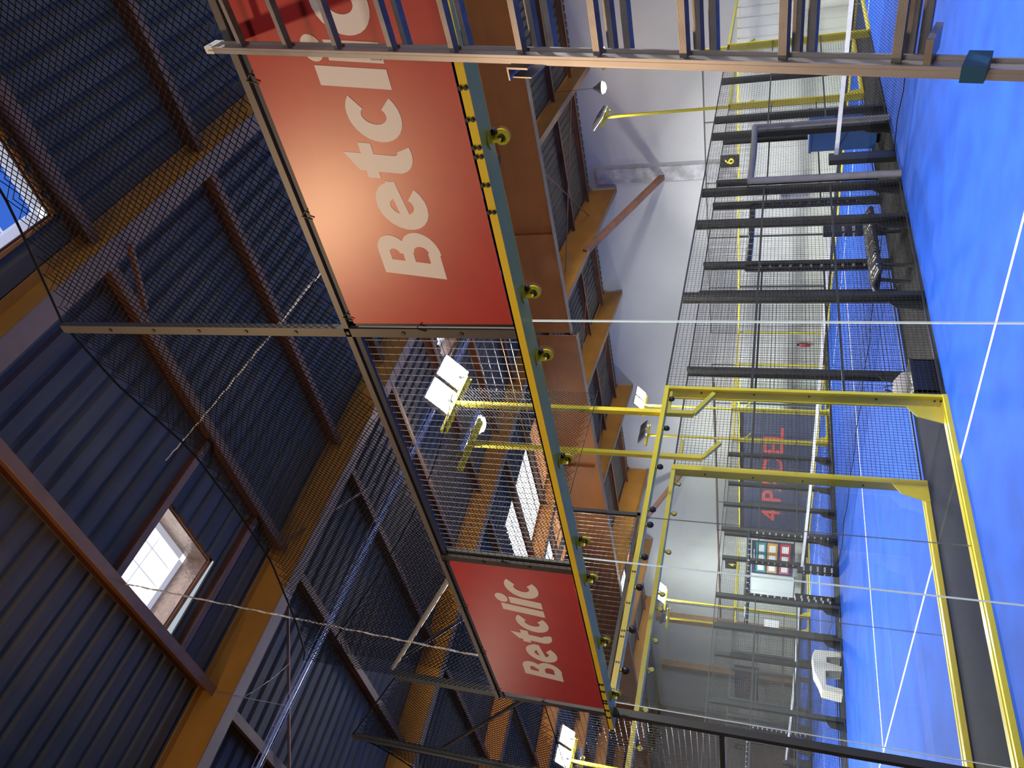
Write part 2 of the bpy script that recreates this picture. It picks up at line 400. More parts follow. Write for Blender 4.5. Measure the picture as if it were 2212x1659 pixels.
# ------------------------------------------------------------------ near back wall: glass, header, banners, mesh, posts, net
def glass_panel(w, h, m='glass', edge='edge'):
    mb = MB(); t = .008
    mb.quad((.004, 0, 0), (w-.004, 0, 0), (w-.004, 0, h), (.004, 0, h))
    mb.cur = 1
    mb.quad((.004,0,0),(.004,t,0),(.004,t,h),(.004,0,h)); mb.quad((w-.004,0,0),(w-.004,0,h),(w-.004,t,h),(w-.004,t,0))
    mb.quad((.004,0,h),(.004,t,h),(w-.004,t,h),(w-.004,0,h))
    return mb.build('glass_panel', [m, edge])
t = thing('glass_wall', 'near clear glass wall hung on clips under a long yellow header beam', 'glass wall', (0, 0, 2.975))
g0 = None
for i in range(5):
    if g0 is None: o = g0 = glass_panel(2., 2.975)
    else: o = g0.copy(); COL.objects.link(o)
    o.parent = t; o.location = (2.*i, 0, .02-2.975)
mb = MB().box(-.18, 10.1, -.15, -.004, 0, .008); mb.box(-.18, 10.1, -.15, -.142, .008, .045); mb.box(-.18, 10.1, -.012, -.004, .008, .045); mb.box(-.18, 10.1, -.15, -.004, .037, .045)
mb.build('header_beam', 'ydull', t)
for x in (5.26, 5.13, 5.01, 4.97, 4.84, 4.71, .58, .47, .32, .28, .16, .04):
    mb = MB()
    for dz in (.011, .034):
        mb.disc((x, -.153, dz), (0,1,0), .0105, .008, 10); mb.disc((x, -.158, dz), (0,1,0), .006, .006, 6)
    mb.build('bolt_pair', 'black', t)
for x in (8.6, 7.8, 7, 6.2, 4.99, 4.19, 3.79, 3.0, 2.22, 1.81, 1.0, .19):
    mb = MB(); mb.disc((x+.005, -.045, -.004), (0,0,1), .04, .006, 18)
    mb.box(x-.004, x+.004, -.06, -.01, -.05, -.004); mb.disc((x, -.012, -.042), (0,1,0), .036, .008, 20)
    c = mb.build('glass_clip', 'yellow', t)
    mb = MB(); mb.disc((x, -.024, -.042), (0,1,0), .016, .02, 12); mb.disc((x+.03, -.024, -.015), (0,1,0), .014, .02, 12)
    mb.build('clip_bolt', 'black', c)
def flat_post(x, y, z0, z1, label, m='greybar', w=.055, rivets=True):
    t = thing('banner_post', label, 'post', (x, y, z0))
    MB().box(-w/2, w/2, -.02, .02, 0, z1-z0).build('bar', m, t)
    if rivets:
        z = .3
        while z < z1-z0-.1: MB().disc((0, -.022, z), (0,1,0), .012, .008, 10).build('rivet', 'dark', t); z += .33
    return t
flat_post(4.02, -.12, 3.02, 6.02, 'tall grey flat post rising from the header beam to the net top')
flat_post(2.03, -.12, 3.02, 3.97, 'short dark post between the open mesh bay and the small banner', 'dark')
flat_post(8.05, -.12, 3.02, 6.02, 'tall flat net post right of the ladder')
mb = MB().box(-.03, .03, -.03, .03, 0, 5.02)
t = thing('corner_post', 'dark square corner post at the left end of the near glass wall', 'post', (-.045, -.06, 0)); mb.build('tube', 'dark', t)
MB().box(-.08, .08, -.08, .08, 0, .012).build('foot_plate', 'dark', t)
t = thing('top_rail', 'long grey rail along the tops of banners and mesh at the near wall', 'rail', (0, -.12, 3.925))
MB().box(0, 10., -.02, .02, .04, .075).build('bar', 'greyrail', t)
MB().box(0, 10., -.005, .02, .0, .04).build('lower_angle', 'navyedge', t)
def banner(x, label, tx):
    t = thing('red_banner', label, 'banner', (x, -.135, 3.03))
    W, H = 1.92, .895
    mb = MB(); nx, nz = 16, 8                           # slightly wavy vinyl
    vs = [(W*i/nx, .0003*math.sin(i*1.1)*math.sin(j*.9)*(1 if 0 < i < nx and 0 < j < nz else 0), H*j/nz) for j in range(nz+1) for i in range(nx+1)]
    mb.add(vs, [(j*(nx+1)+i, j*(nx+1)+i+1, (j+1)*(nx+1)+i+1, (j+1)*(nx+1)+i) for j in range(nz) for i in range(nx)], True)
    mb.build('vinyl_sheet', 'red', t)
    mb = MB(); betclic(mb, tx, .282, .315, -.0008, 1.373); mb.build('lettering', 'white', t)
    for (u, w, s) in ((.05, H+.01, 1), (.65, H+.01, 1), (1.3, H+.01, 1), (1.87, H+.01, 1), (-.02, .5, 0), (W+.02, .45, 0)):
        mb = MB(); mb.tube([(u-.02, -.01, w-.02), (u, -.015, w+.03), (u+.025, -.012, w)], .004, 5); mb.build('tie_cord', 'black', t)
    return t
banner(.14, 'smaller looking red Betclic banner at the left corner post', .35)
banner(4.08, 'big red Betclic banner beside the ladder, lit by a warm glow', .27)
def wire_grid(mb, o, u, lu, v, lv, pu, pv, r):
    o = V(o); u = V(u); v = V(v); nu = round(lu/pu); nv = round(lv/pv)
    for i in range(1, nu): p = o+u*(lu*i/nu); mb.tube([p, p+v*lv], r, 3, False, False)
    off = u.cross(v)*(r*1.2)
    for j in range(1, nv): p = o+v*(lv*j/nv)+off; mb.tube([p, p+u*lu], r, 3, False, False)
t = thing('mesh_bay', 'open grey wire mesh bay between the two red banners', 'wire mesh panel', (2.06, -.10, 3.03))
mb = MB(); wire_grid(mb, (0,0,0), (1,0,0), 1.93, (0,0,1), .93, .05, .05, .0022); mb.build('wire_mesh', 'wirelite', t)
MB().box(0, .02, -.01, .01, 0, .93).build('edge_bar', 'dark', t); MB().box(1.91, 1.93, -.01, .01, 0, .93).build('edge_bar', 'dark', t)
# dark backing strips beside the big banner
MB().box(4.055, 4.085, -.125, -.12, 3.03, 3.96).build('banner_edge_strip', 'black', None, 'narrow dark strip beside the left edge of the big banner', 'strip')

def net_sheet(fn, nu, nv, su, sv, r, name, label, edge=True, cells=.047):
    """diamond net over the unit square mapped by fn(u,v); su, sv: size in metres"""
    mb = MB(); na = int((su+sv)/cells)
    def strand(c, sgn):
        pts = []
        L = int((su+sv)/.12)
        for k in range(L+1):
            s = (su+sv)*k/L
            a, b = (s, c-s) if sgn > 0 else (s, s-c)
            pts.append((a, b))
        seg = []
        for (a, b) in pts:
            if -1e-6 <= a <= su+1e-6 and -1e-6 <= b <= sv+1e-6: seg.append(fn(a/su, b/sv))
            else:
                if len(seg) > 1: mb.tube(seg, r, 3, False, False)
                seg = []
        if len(seg) > 1: mb.tube(seg, r, 3, False, False)
    for i in range(1, na): strand((su+sv)*i/na, 1)
    for i in range(1, na): strand((su+sv)*i/na-sv, -1)
    t = thing(name, label, 'safety net')
    o = mb.build('net_mesh', 'net', t)
    if edge:
        MB().tube([fn(u/24, 1) for u in range(25)], .008, 6).build('edge_cord', 'net', t); MB().tube([fn(u/24, 0) for u in range(25)], .005, 5).build('edge_cord', 'net', t)
    return t
def sag(tab):
    def f(u):
        for (a, za), (b, zb) in zip(tab, tab[1:]):
            if a <= u <= b: return za+(zb-za)*(u-a)/(b-a)
        return tab[-1][1]
    return f
topA = sag([(0, 5.98), (.02, 5.92), (.18, 5.76), (.41, 5.60), (.58, 5.62), (.73, 5.68), (.88, 5.95), (1, 6.05)])
def fA(u, v):
    x = .0+4.0*u; z = 4.0+(topA(u)-4.0)*v
    return V((x, -.09+.05*math.sin(u*PI)*math.sin(v*PI), z))
net_sheet(fA, 1, 1, 4.0, 2.0, .0030, 'safety_net', 'black net sagging between the corner and the tall grey post, above small banner')
topB = sag([(0, 6.05), (.2, 5.84), (.45, 5.74), (.8, 5.85), (1, 6.0)])
def fB(u, v):
    x = 4.04+4.0*u; z = 4.0+(topB(u)-4.0)*v
    return V((x, -.09+.05*math.sin(u*PI)*math.sin(v*PI), z))
net_sheet(fB, 1, 1, 4.0, 2.0, .0030, 'safety_net', 'black net above the big banner and ladder, right of the tall grey post')
def fC(u, v):
    x = -.03-1.6*u; zt = 5.0+1.05*u; z = 3.6+(zt-3.6)*v
    return V((x, -.06, z))
net_sheet(fC, 1, 1, 1.6, 1.9, .0030, 'safety_net', 'black net filling the gap between corner post and next court post')
def fD(u, v):
    x = -1.68-3.5*u; zt = 6.05-1.6*u**.6; z = 3.2+(zt-3.2)*v
    return V((x, -.06, z))
net_sheet(fD, 1, 1, 3.5, 2.6, .0030, 'safety_net', 'black net past the next court post at the lower left')
def fE(u, v):
    return V((-.02, .05+3.9*u, 3.85+(1.95-.25*math.sin(u*PI))*v))
net_sheet(fE, 1, 1, 3.9, 2.0, .0030, 'safety_net', 'black net along the side wall behind the small banner')
# gap mesh low
t = thing('mesh_bay', 'grey wire mesh closing the gap left of the near corner post', 'wire mesh panel', (-1.62, -.06, 2.1))
mb = MB(); wire_grid(mb, (0,0,0), (1,0,0), 1.54, (0,0,1), 1.5, .05, .05, .0022); mb.build('wire_mesh', 'wire', t)
mb = MB().box(0, 1.54, -.012, .012, -.02, .02); mb.build('edge_bars', 'dark', t)
t = thing('corner_post', 'dark tall post of the next court beyond the gap netting', 'post', (-1.66, -.06, 0)); MB().box(-.03, .03, -.03, .03, 0, 6.06).build('tube', 'dark', t); MB().box(-.08, .08, -.08, .08, 0, .012).build('foot_plate', 'dark', t)
rod((.10, -.07, 5.0), (1.72, -.08, 4.0), .02, 'lamphouse', 'brace_tube', 'silver brace tube between corner post top and top rail over small banner', 'brace', 10)
rod((.05, .06, 4.98), (-.0, .68, 4.45), .016, 'dark', 'brace_tube', 'dark brace tube along the side wall behind the small banner', 'brace', 8)
rod((-.03, -.06, 3.73), (-1.5, -.06, 4.93), .018, 'dark', 'brace_tube', 'dark brace tube across the gap netting left of the small banner', 'brace', 10)
def rope(pts, r, m, label, sagz=.1, n=24, name='rope'):
    p, q = V(pts[0]), V(pts[1]); P_ = []
    for i in range(n+1):
        s = i/n; a = p.lerp(q, s); a.z -= sagz*4*s*(1-s); a.x += .006*math.sin(s*90); P_.append(a)
    return MB().tube(P_, r, 6).build(name, m, None, label, 'rope')
rope(((.69, .05, 8.0), (.67, -.12, 4.01)), .008, 'cable', 'white twisted rope hanging from purlin to the small banner rail', 0., 60)
rope(((1.15, 1.28, 7.95), (4.39, .0, 4.02)), .006, 'cable', 'pale steel cable slanting behind the net above the open mesh bay', .02)
rope(((-1.42, -.05, 7.52), (-2.3, .9, 7.7)), .006, 'black', 'dark loose wire looped over the rafter by the cable tray', .05)
t = thing('cable_tray', 'wire basket cable tray running along the roof beside the rafter', 'cable tray', (-1.38, 0, 6.8))
mb = MB()
for dx, dz in ((-.05,0),(0,0),(.05,0),(-.05,.05),(.05,.05)): mb.tube([(dx, -7, dz), (dx, 9.2, dz)], .004, 4, False, False)
y = -7
while y < 9.2: mb.tube([(-.05,y,.05),(-.05,y,0),(.05,y,0),(.05,y,.05)], .003, 4, False, False); y += .15
mb.build('basket', 'tray', t)
mb = MB()
for dx in (-.025, .02): mb.tube([(dx+.01*math.sin(i), -7+i*.5, .014) for i in range(33)], .008, 6)
mb.build('cables', 'tray', t)
for y in (-4, 0, 4, 8): MB().tube([(0, y, .05), (0, y, 1.0)], .004, 5).build('hanger', 'tray', t)

# ------------------------------------------------------------------ side walls of the courts
PROTO = {}
def yellow_frame(label, far=False):
    """glass corner frame along +Y: post at y=4, top and bottom rails y 0..4; built round x=0, glass face at +x"""
    t = thing('glass_corner_frame', label, 'glass frame')
    H = 3.03
    mb = MB().box(-.11, .03, 3.97, 4.015, 0, H); mb.box(-.125, -.11, 3.95, 4.03, 0, H); mb.build('post', 'yellow', t)
    mb = MB().box(-.11, .035, 0, 4.015, H-.05, H); mb.build('top_rail', 'yellow', t)
    mb = MB().box(-.11, -.03, 0, 4.0, 0, .05); mb.box(.012, .05, 0, 4.0, 0, .05); mb.build('bottom_rail', 'yellow', t)
    mb = MB().prism([(3.97, 0), (3.70, 0), (3.70, .03), (3.80, .30), (3.97, .40)], 'x', -.12, -.108); mb.build('foot_gusset', 'yellow', t)
    for y in (0, 2):
        if 'g' not in PROTO: o = PROTO['g'] = glass_panel(2., 2.93, 'glassfar', 'edged')
        else: o = PROTO['g'].copy(); COL.objects.link(o)
        o.parent = t; o.location = (0, y, .05); o.rotation_euler = (0, 0, PI/2)
    if not far:
        for y in (.3, .7, 1.15, 1.5, 1.9, 2.1, 2.7, 3.3, 3.8):
            mb = MB().disc((.0, y, H-.10), (1,0,0), .026, .01, 14); mb.box(-.01, .01, y-.012, y+.012, H-.10, H-.03)
            c = mb.build('glass_clip', 'yellow', t); MB().tube([(.0, y, H-.10), (.012, y, H-.10), (.03, y, H-.10), (.036, y, H-.10)], [.034, .036, .026, .01], 14).build('clip_bolt', 'black', c)
        for y in (.1, .35, .6, .66, .95, 1.3):
            mb = MB()
            for dz in (.014, .036): mb.disc((.037, y, H-.05+dz), (1,0,0), .009, .008, 8)
            mb.build('bolt_pair', 'black', t)
        for z in (.06, .12, .7, 1.4, 2.0, 2.6):
            MB().disc((-.03, 3.966, z), (0,1,0), .013, .008, 8).build('post_bolt', 'black', t)
    return t
def fence_bay(w, h, label=None):
    t = thing('fence_bay', label, 'mesh fence bay')
    mb = MB(); wire_grid(mb, (0,0,0), (0,1,0), w, (0,0,1), h, .05, .05, .0027); mb.build('wire_mesh', 'wire', t)
    mb = MB()
    for z in (0, h): mb.box(-.012, .012, 0, w, max(z-.02, 0), min(z+.02, h))
    z = 1.
    while z < h-.3: mb.box(-.010, .010, 0, w, z-.015, z+.015); z += 1.
    mb.build('rails', 'dark', t)
    return t
def dark_post(label, h=3.03):
    t = thing('fence_post', label, 'fence post')
    mb = MB().box(-.13, -.02, -.005, .005, 0, h); mb.box(-.135, -.125, -.05, .05, 0, h); mb.box(-.025, -.015, -.05, .05, 0, h); mb.build('column', 'dark', t)
    mb = MB().prism([(0, 0), (-.22, 0), (-.22, .03), (-.16, .34), (0, .45)], 'x', -.13, -.12); mb.box(-.16, 0, -.1, .1, 0, .012); mb.build('foot_gusset', 'dark', t)
    return t
def bay(w, h, label):
    k = (round(w, 2), round(h, 2))
    if k not in PROTO: PROTO[k] = fence_bay(w, h, label); return PROTO[k]
    c = copy_tree(PROTO[k]); c['label'] = label; return c
def proto(key, fn, label):
    if key not in PROTO: PROTO[key] = fn(label); return PROTO[key]
    c = copy_tree(PROTO[key]); c['label'] = label; return c
WORDS = ['first', 'second', 'third', 'fourth', 'fifth', 'sixth', 'seventh', 'eighth']
def side_wall(X, face, nm, door, detail=True):
    """face +1: court lies at +x. nm: how the fence is called"""
    sc = (lambda o: None) if face > 0 else (lambda o: setattr(o, 'scale', (-1, 1, 1)))
    f = proto('yf', yellow_frame, 'yellow frame round the near glass of %s' % nm); f.location = (X, 0, 0); sc(f)
    f = proto('yff', lambda l: yellow_frame(l, True), 'yellow frame round the far glass of %s' % nm); f.location = (X, 20, 0)
    f.rotation_euler = (0, 0, PI); f.scale = (-face, 1, 1)
    a, b = door
    posts = [6, 8, a, b, 12, 14]
    pw = ['just past the near yellow frame', 'second past the near yellow frame', 'on the near side of the gateway', 'on the far side of the gateway', 'just past the gateway', 'just before the far yellow frame']
    for y, w in zip(posts, pw):
        p = proto('dp', dark_post, 'dark fence post of %s, %s' % (nm, w)); p.location = (X, y, 0); sc(p)
    segs = [(4.02, 6), (6, 8), (8, a), (b, 12), (12, 14), (14, 15.98)]
    bw = ['next to the near yellow frame', 'second from the near yellow frame', 'just before the gateway', 'just after the gateway', 'second after the gateway', 'next to the far yellow frame']
    for (y0, y1), w in zip(segs, bw):
        o = bay(y1-y0, 3.0, 'wire mesh bay of %s, %s' % (nm, w)); o.location = (X, y0, .03); sc(o)
    o = bay(b-a, .75, 'short wire mesh bay above the gateway of %s' % nm); o.location = (X, a, 2.28); sc(o)
side_wall(0., 1, 'the near court fence', (9.05, 11.25))
side_wall(-1.5, -1, 'the middle court right fence', (8.9, 11.05))
side_wall(-11.5, 1, 'the middle court left fence', (8.9, 11.1))
side_wall(-13., -1, 'the third court right fence', (8.9, 11.1))
side_wall(-23., 1, 'the third court left fence', (8.9, 11.1))
side_wall(-24.5, -1, 'the fourth court right fence', (8.9, 11.1))
# upper mesh on the near court side wall
t = thing('mesh_bay', 'short upper wire mesh bay on top of the near court side glass', 'wire mesh panel', (0, .06, 3.05))
mb = MB(); wire_grid(mb, (0,0,0), (0,1,0), 1.97, (0,0,1), .72, .05, .05, .0022); mb.build('wire_mesh', 'wire', t)
mb = MB().box(-.015, .015, 1.94, 1.98, 0, .74); mb.box(-.015, .015, 0, 1.98, .71, .75); mb.box(-.015, .015, 0, 1.98, 0, .03); mb.build('edge_bars', 'dark', t)

# far back walls of the courts at y = 20
def back_end(x0, nm, n=5, detail=True):
    t = thing('end_glass_screen', 'yellow framed clear glass screen at the far end of %s' % nm, 'glass screen', (x0, 20, 0))
    for i in range(n):
        o = PROTO['g'].copy(); COL.objects.link(o); o.parent = t; o.location = (2*i, 0, .05); o.rotation_euler = (0,0,0)
    w = 2*n
    MB().box(0, w, -.02, .10, 2.98, 3.03).build('top_rail', 'yellow', t)
    MB().box(0, w, -.03, .10, 0, .05).build('bottom_rail', 'yellow', t)
    mb = MB()
    for i in range(n+1):
        MB().box(2*i-.02, 2*i+.02, .02, .10, .05, 2.98).build('post', 'yellow' if i in (0, n) else 'dark', t)
    t = thing('mesh_bay', 'wire mesh strip on top of the far end glass of %s' % nm, 'wire mesh panel', (x0, 20.02, 3.05))
    mb = MB(); wire_grid(mb, (0,0,0), (1,0,0), w, (0,0,1), .95, .05, .05, .0022); mb.build('wire_mesh', 'wire', t)
    mb = MB().box(0, w, -.012, .012, .92, .96)
    for i in range(n+1): mb.box(2*i-.015, 2*i+.015, -.012, .012, 0, .95)
    mb.build('edge_bars', 'dark', t)
back_end(0, 'the near court', 4)
back_end(-11.5, 'the middle court')
back_end(-23, 'the third court')

# nets
def court_net(x0, x1, nm, wrap=False):
    t = thing('court_net', 'black playing net with white top tape across %s' % nm, 'net', (x0, 10, 0)); L = x1-x0
    def zt(u): return .93-.05*math.sin(u*PI)
    mb = MB(); c = .05; nn = int((L+.9)/c)
    for i in range(nn):
        for s in (1, -1):
            x = i*c if s > 0 else i*c
            p0 = V((x if s > 0 else x, 0, .03)); 
            xa, za = x, .03; xb, zb = x-s*.86, .89
            # clip to 0..L
            def clip(xa, za, xb, zb):
                if max(xa, xb) < 0 or min(xa, xb) > L: return None
                P_ = [(xa, za), (xb, zb)]
                for k in (0, 1):
                    x_, z_ = P_[k]; xo, zo = P_[1-k]
                    lim = 0 if x_ < 0 else (L if x_ > L else None)
                    if lim is not None and abs(xo-x_) > 1e-6: P_[k] = (lim, z_+(zo-z_)*(lim-x_)/(xo-x_))
                return P_
            q = clip(xa, za, xb, zb)
            if q: mb.tube([(q[0][0], 0, q[0][1]), (q[1][0], 0, q[1][1])], .0022, 3, False, False)
    mb.build('net_mesh', 'net', t)
    N_ = 20; mb = MB()
    for k in (0, 1):
        pass
    vs = [(L*i/N_, y, zt(i/N_)+dz) for i in range(N_+1) for (y, dz) in ((-.006, -.055), (-.006, .01), (.006, .01), (.006, -.055))]
    fs = []
    for i in range(N_):
        for k in range(4): fs.append((i*4+k, i*4+(k+1) % 4, (i+1)*4+(k+1) % 4, (i+1)*4+k))
    mb.add(vs, fs, False); mb.build('top_tape', 'tape', t)
    MB().tube([(L*i/N_, 0, .03+.02*math.sin(i*2.)) for i in range(N_+1)], .007, 5).build('bottom_cord', 'net', t)
court_net(0.02, 9.98, 'the near court'); court_net(-11.48, -1.52, 'the middle court'); court_net(-22.98, -13.02, 'the third court'); court_net(-34.4, -24.6, 'the fourth court')
def net_post(x, label, wrap, w=.09):
    t = thing('net_post', label, 'net post', (x, 10, 0))
    MB().box(-w/2, w/2, -.13, .13, .006, 1.02).build('padding', 'wrap' if wrap else 'black', t)
    if wrap:
        mb = MB()
        for k in range(5): add_text(mb, 'PADEL', (w/2+.002, 0, .18+k*.17), (0,1,0), (0,0,1), .045, .17)
        for k in range(5): add_text(mb, 'PADEL', (0, -.132, .18+k*.17), (1,0,0), (0,0,1), .03, .08)
        mb.build('lettering', 'paper', t)
net_post(-.06, 'black padded net post at the left end of the near court net', False)
net_post(-1.44, 'black PADEL wrapped net post at the right end of the middle court net', True)
net_post(-11.56, 'black net post at the left end of the middle court net', True)
net_post(-12.94, 'black wrapped net post at the right end of the third court net', True)
net_post(-23.06, 'black net post at the left end of the third court net', False)

# padded gateways
def gateway(x, y0, y1, h, kind, label):
    t = thing('padded_gateway', label, 'gateway padding', (x, 0, 0))
    m = 'foam' if kind == 'foam' else 'wrap'; r = .052
    for y in (y0, y1):
        mb = MB().tube([(0, y+.004*math.sin(z*3), z) for z in [.01+h*i/12 for i in range(13)]], r, 12); o = mb.build('upright_pad', m, t)
        if kind != 'foam':
            mb = MB()
            for k in range(12):
                for dx in (1, -1):
                    add_text(mb, 'PADEL', (dx*(r+.002), y, .25+k*.165), (0, dx, 0), (0,0,1), .035, .08)
            mb.build('lettering', 'paper', o)
    o = MB().tube([(0, y0-.02, h), (0, (y0+y1)/2, h-.015), (0, y1+.02, h)], r, 12).build('lintel_pad', m, t)
    if kind != 'foam':
        mb = MB()
        for k in range(10): add_text(mb, 'PADEL', (r+.002, y0+.15+k*(y1-y0-.2)/10, h-.01), (0,0,1), (0,-1,0), .035, .08)
        mb.build('lettering', 'paper', o)
    return t
gateway(.08, 9.1, 11.2, 2.25, 'foam', 'grey foam padding round the gateway of the near court fence')
gateway(-1.45, 8.82, 11.02, 2.27, 'wrap', 'black PADEL wrapped gateway in the middle court right fence')
gateway(-11.55, 9.0, 11.0, 2.27, 'wrap', 'black PADEL wrapped gateway in the middle court left fence')
gateway(-12.95, 8.95, 11.05, 2.27, 'wrap', 'black PADEL wrapped gateway in the third court right fence')
gateway(-23.05, 9.0, 11.0, 2.27, 'wrap', 'black PADEL wrapped gateway in the third court left fence')

# lamp poles
AREA = []
def lamp_pole(x, y, face, label, lit=True, zt=5.68, energy=470):
    t = thing('lamp_pole', label, 'lamp pole', (x, y, 0))
    f = -face
    # bracket out of the frame post, then the tube
    pts = [(f*.02, -.05 if True else 0, 2.45), (f*.05, -.38, 2.66), (f*.05, -.38, zt)]
    mb = MB(); mb.bar(pts[0], pts[1], .05, .05, (1,0,0)); mb.bar(pts[1], pts[2], .06, .06, (1,0,0)); mb.bar((f*.05, -.38, 2.95), (f*.02, -.05, 2.95), .04, .03); mb.build('pole', 'yellow', t)
    mb = MB().box(f*.05-.035, f*.05+.035, -.90, .14, zt-.02, zt+.02); mb.box(f*.05-.035, f*.05-.027, -.90, .14, zt-.06, zt); mb.build('crossbar', 'yellow', t)
    for dy in (-.37, .09):
        c = V((f*.05+face*.12, dy, zt+.16)); n = V((face*.64, 0, -.77)); e1 = V((0,1,0)); e2 = n.cross(e1)
        mb = MB().obox(c-n*.03, e1*.205, e2*.205, n*.03); mb.bar(c-n*.06, (f*.05, dy, zt), .05, .02)
        for k in range(7): mb.obox(c-n*.075+e1*(-.15+.05*k), e1*.006, e2*.16, n*.018)
        o = mb.build('floodlight', 'lamphouse', t)
        if lit:
            P_ = [c+n*.003+e1*a+e2*b for a, b in ((-.19,-.19),(.19,-.19),(.19,.19),(-.19,.19))]
            MB().quad(*P_).build('led_face', 'lamp', o)
            AREA.append((V((x, y, 0))+c+n*.02, n, energy))
    return t
lamp_pole(0., 4., 1, 'yellow lamp pole with two glaring floodlights behind the open mesh bay')
lamp_pole(-1.5, 4.62, -1, 'yellow lamp pole with floodlights turned away, left of the glaring pair', zt=6.02)
lamp_pole(0., 16.4, 1, 'yellow lamp pole at the far glass of the near court fence', zt=5.9)
lamp_pole(-1.5, 16.4, -1, 'slim yellow lamp pole against the white wall left of the ladder', zt=6.1)
lamp_pole(-11.5, 4.4, 1, 'yellow lamp pole with lit floodlights at the near left of the middle court', zt=5.9)
lamp_pole(-13., 4.6, -1, 'yellow lamp pole at the near right of the third court', zt=5.95)
lamp_pole(-11.5, 16.4, 1, 'yellow lamp pole at the far left of the middle court', zt=5.9)
lamp_pole(-13., 16.4, -1, 'yellow lamp pole at the far right of the third court', zt=5.9)
lamp_pole(-23., 4.4, 1, 'yellow lamp pole with lit floodlights at the near left of the third court', zt=5.9)
lamp_pole(-24.5, 4.4, -1, 'yellow lamp pole at the near right of the fourth court', zt=5.9)
lamp_pole(-23., 16.4, 1, 'yellow lamp pole at the far left of the third court', zt=5.9)
lamp_pole(-24.5, 16.4, -1, 'yellow lamp pole at the far right of the fourth court', zt=5.9)
for i, (c, n, e) in enumerate(AREA):
    l = bpy.data.lights.new('floodlight_glow', 'AREA'); l.shape = 'SQUARE'; l.size = .34; l.spread = math.radians(140); l.energy = e; l.color = (1, .96, .90)
    o = bpy.data.objects.new('floodlight_glow', l); COL.objects.link(o); o.location = c; o.rotation_euler = n.to_track_quat('-Z', 'Y').to_euler()
def pendant(x, y, z, ztop, label, e):
    t = thing('pendant_lamp', label, 'pendant lamp', (x, y, z))
    MB().tube([(0,0,.30),(0,0,ztop-z)], .006, 6).build('cord', 'black', t)
    MB().tube([(0,0,.30),(0,0,.22),(0,0,.12),(0,0,.02)], [.04, .07, .15, .20], 16).build('shade', 'lamphouse', t)
    MB().tube([(0,0,.03),(0,0,-.05),(0,0,-.09)], [.17, .15, .05], 16).build('bulb', 'lampwarm', t)
    l = bpy.data.lights.new('bulb_glow', 'POINT'); l.energy = e; l.color = (1, .75, .45); l.shadow_soft_size = .12
    o = bpy.data.objects.new('bulb_glow', l); COL.objects.link(o); o.location = (x, y, z-.16)
pendant(-4.0, 7.2, 7.35, 8.4, 'round warm pendant lamp glowing beside the yellow lamp pole', 150)
pendant(-2.0, 19.6, 6.85, 8.25, 'round warm pendant lamp against the white wall beside the ladder', 120)

# ------------------------------------------------------------------ ladder
P0 = V((5.54, -.217, 3.864)); d_ = V((.01657, .30078, .95355)).normalized(); h_ = V((.9985, -.0550, 0)); h_ = (h_-d_*h_.dot(d_)).normalized(); n_ = h_.cross(d_)
if n_.y > 0: n_ = -n_
S = .27
lad = thing('extension_ladder', 'three-section aluminium extension ladder leaning on the near wall over the big banner', 'ladder', (0, 0, 0))
def ladder_section(t0, t1, hl, hr, nn, first, lab):
    """t measured down the ladder from the top rung"""
    mb = MB()
    for h, s in ((hl, -1), (hr, 1)):
        A = P0-d_*t0+h_*(h+s*.0125)+n_*nn; B = P0-d_*t1+h_*(h+s*.0125)+n_*nn; c = (A+B)/2
        mb.obox(c, d_*((A-B).length/2), h_*.003, n_*.032)                 # web
        for k in (-1, 1): mb.obox(c+n_*(k*.030)+h_*(s*0), d_*((A-B).length/2), h_*.0125, n_*.0035)   # flanges
        mb.obox(c+n_*.033, d_*((A-B).length/2), h_*.003, n_*.0015)
    sec = mb.build('ladder_section', 'alu', lad)
    t = first
    while t < t1-.05:
        if t > t0+.02:
            c = P0-d_*t+h_*((hl+hr)/2)+n_*nn
            mb = MB().obox(c, h_*((hr-hl)/2+.004), d_*.011, n_*.013)
            mb.cur = 1
            for k in range(-3, 4): mb.obox(c+d_*(k*.0031)+n_*.0138, h_*((hr-hl)/2), d_*.0011, n_*.0012)
            mb.build('rung', ['rungdark', 'alu'], sec)
        t += S
    return sec
s1 = ladder_section(-.19, 2.60, 0., .36, 0., 0., '')
s2 = ladder_section(.66, 3.92, -.030, .39, -.062, .825, '')
s3 = ladder_section(1.36, 4.03, -.060, .42, -.124, 1.385, '')
def cap(t, h, nn, m, sec, L=.05, w=.016, dn=.036): MB().obox(P0-d_*t+h_*h+n_*nn, d_*L/2, h_*w, n_*dn).build('end_cap', m, sec)
cap(-.185, -.0125, 0, 'paper', s1, .05, .0145, .034); cap(2.60, -.0125, 0, 'bluecap', s1, .05, .02, .042); cap(2.60, .3725, 0, 'bluecap', s1, .05, .02, .042)
cap(.68, -.0425, -.062, 'aludark', s2, .05, .015, .036)
mb = MB(); c = P0-d_*1.33+h_*(-.048)+n_*(-.04)
mb.obox(c+h_*-.0, d_*.04, h_*.003, n_*.06); mb.obox(c+h_*-.02+d_*.037, d_*.003, h_*.02, n_*.06); mb.obox(c+h_*-.03-d_*.01, d_*.035, h_*.002, n_*.055)
mb.build('guide_bracket', 'aludark', s2)
mb = MB(); mb.obox(P0-d_*2.50+h_*.03+n_*-.02, d_*.008, h_*.03, n_*.05); mb.build('locking_hook', 'aludark', s1)

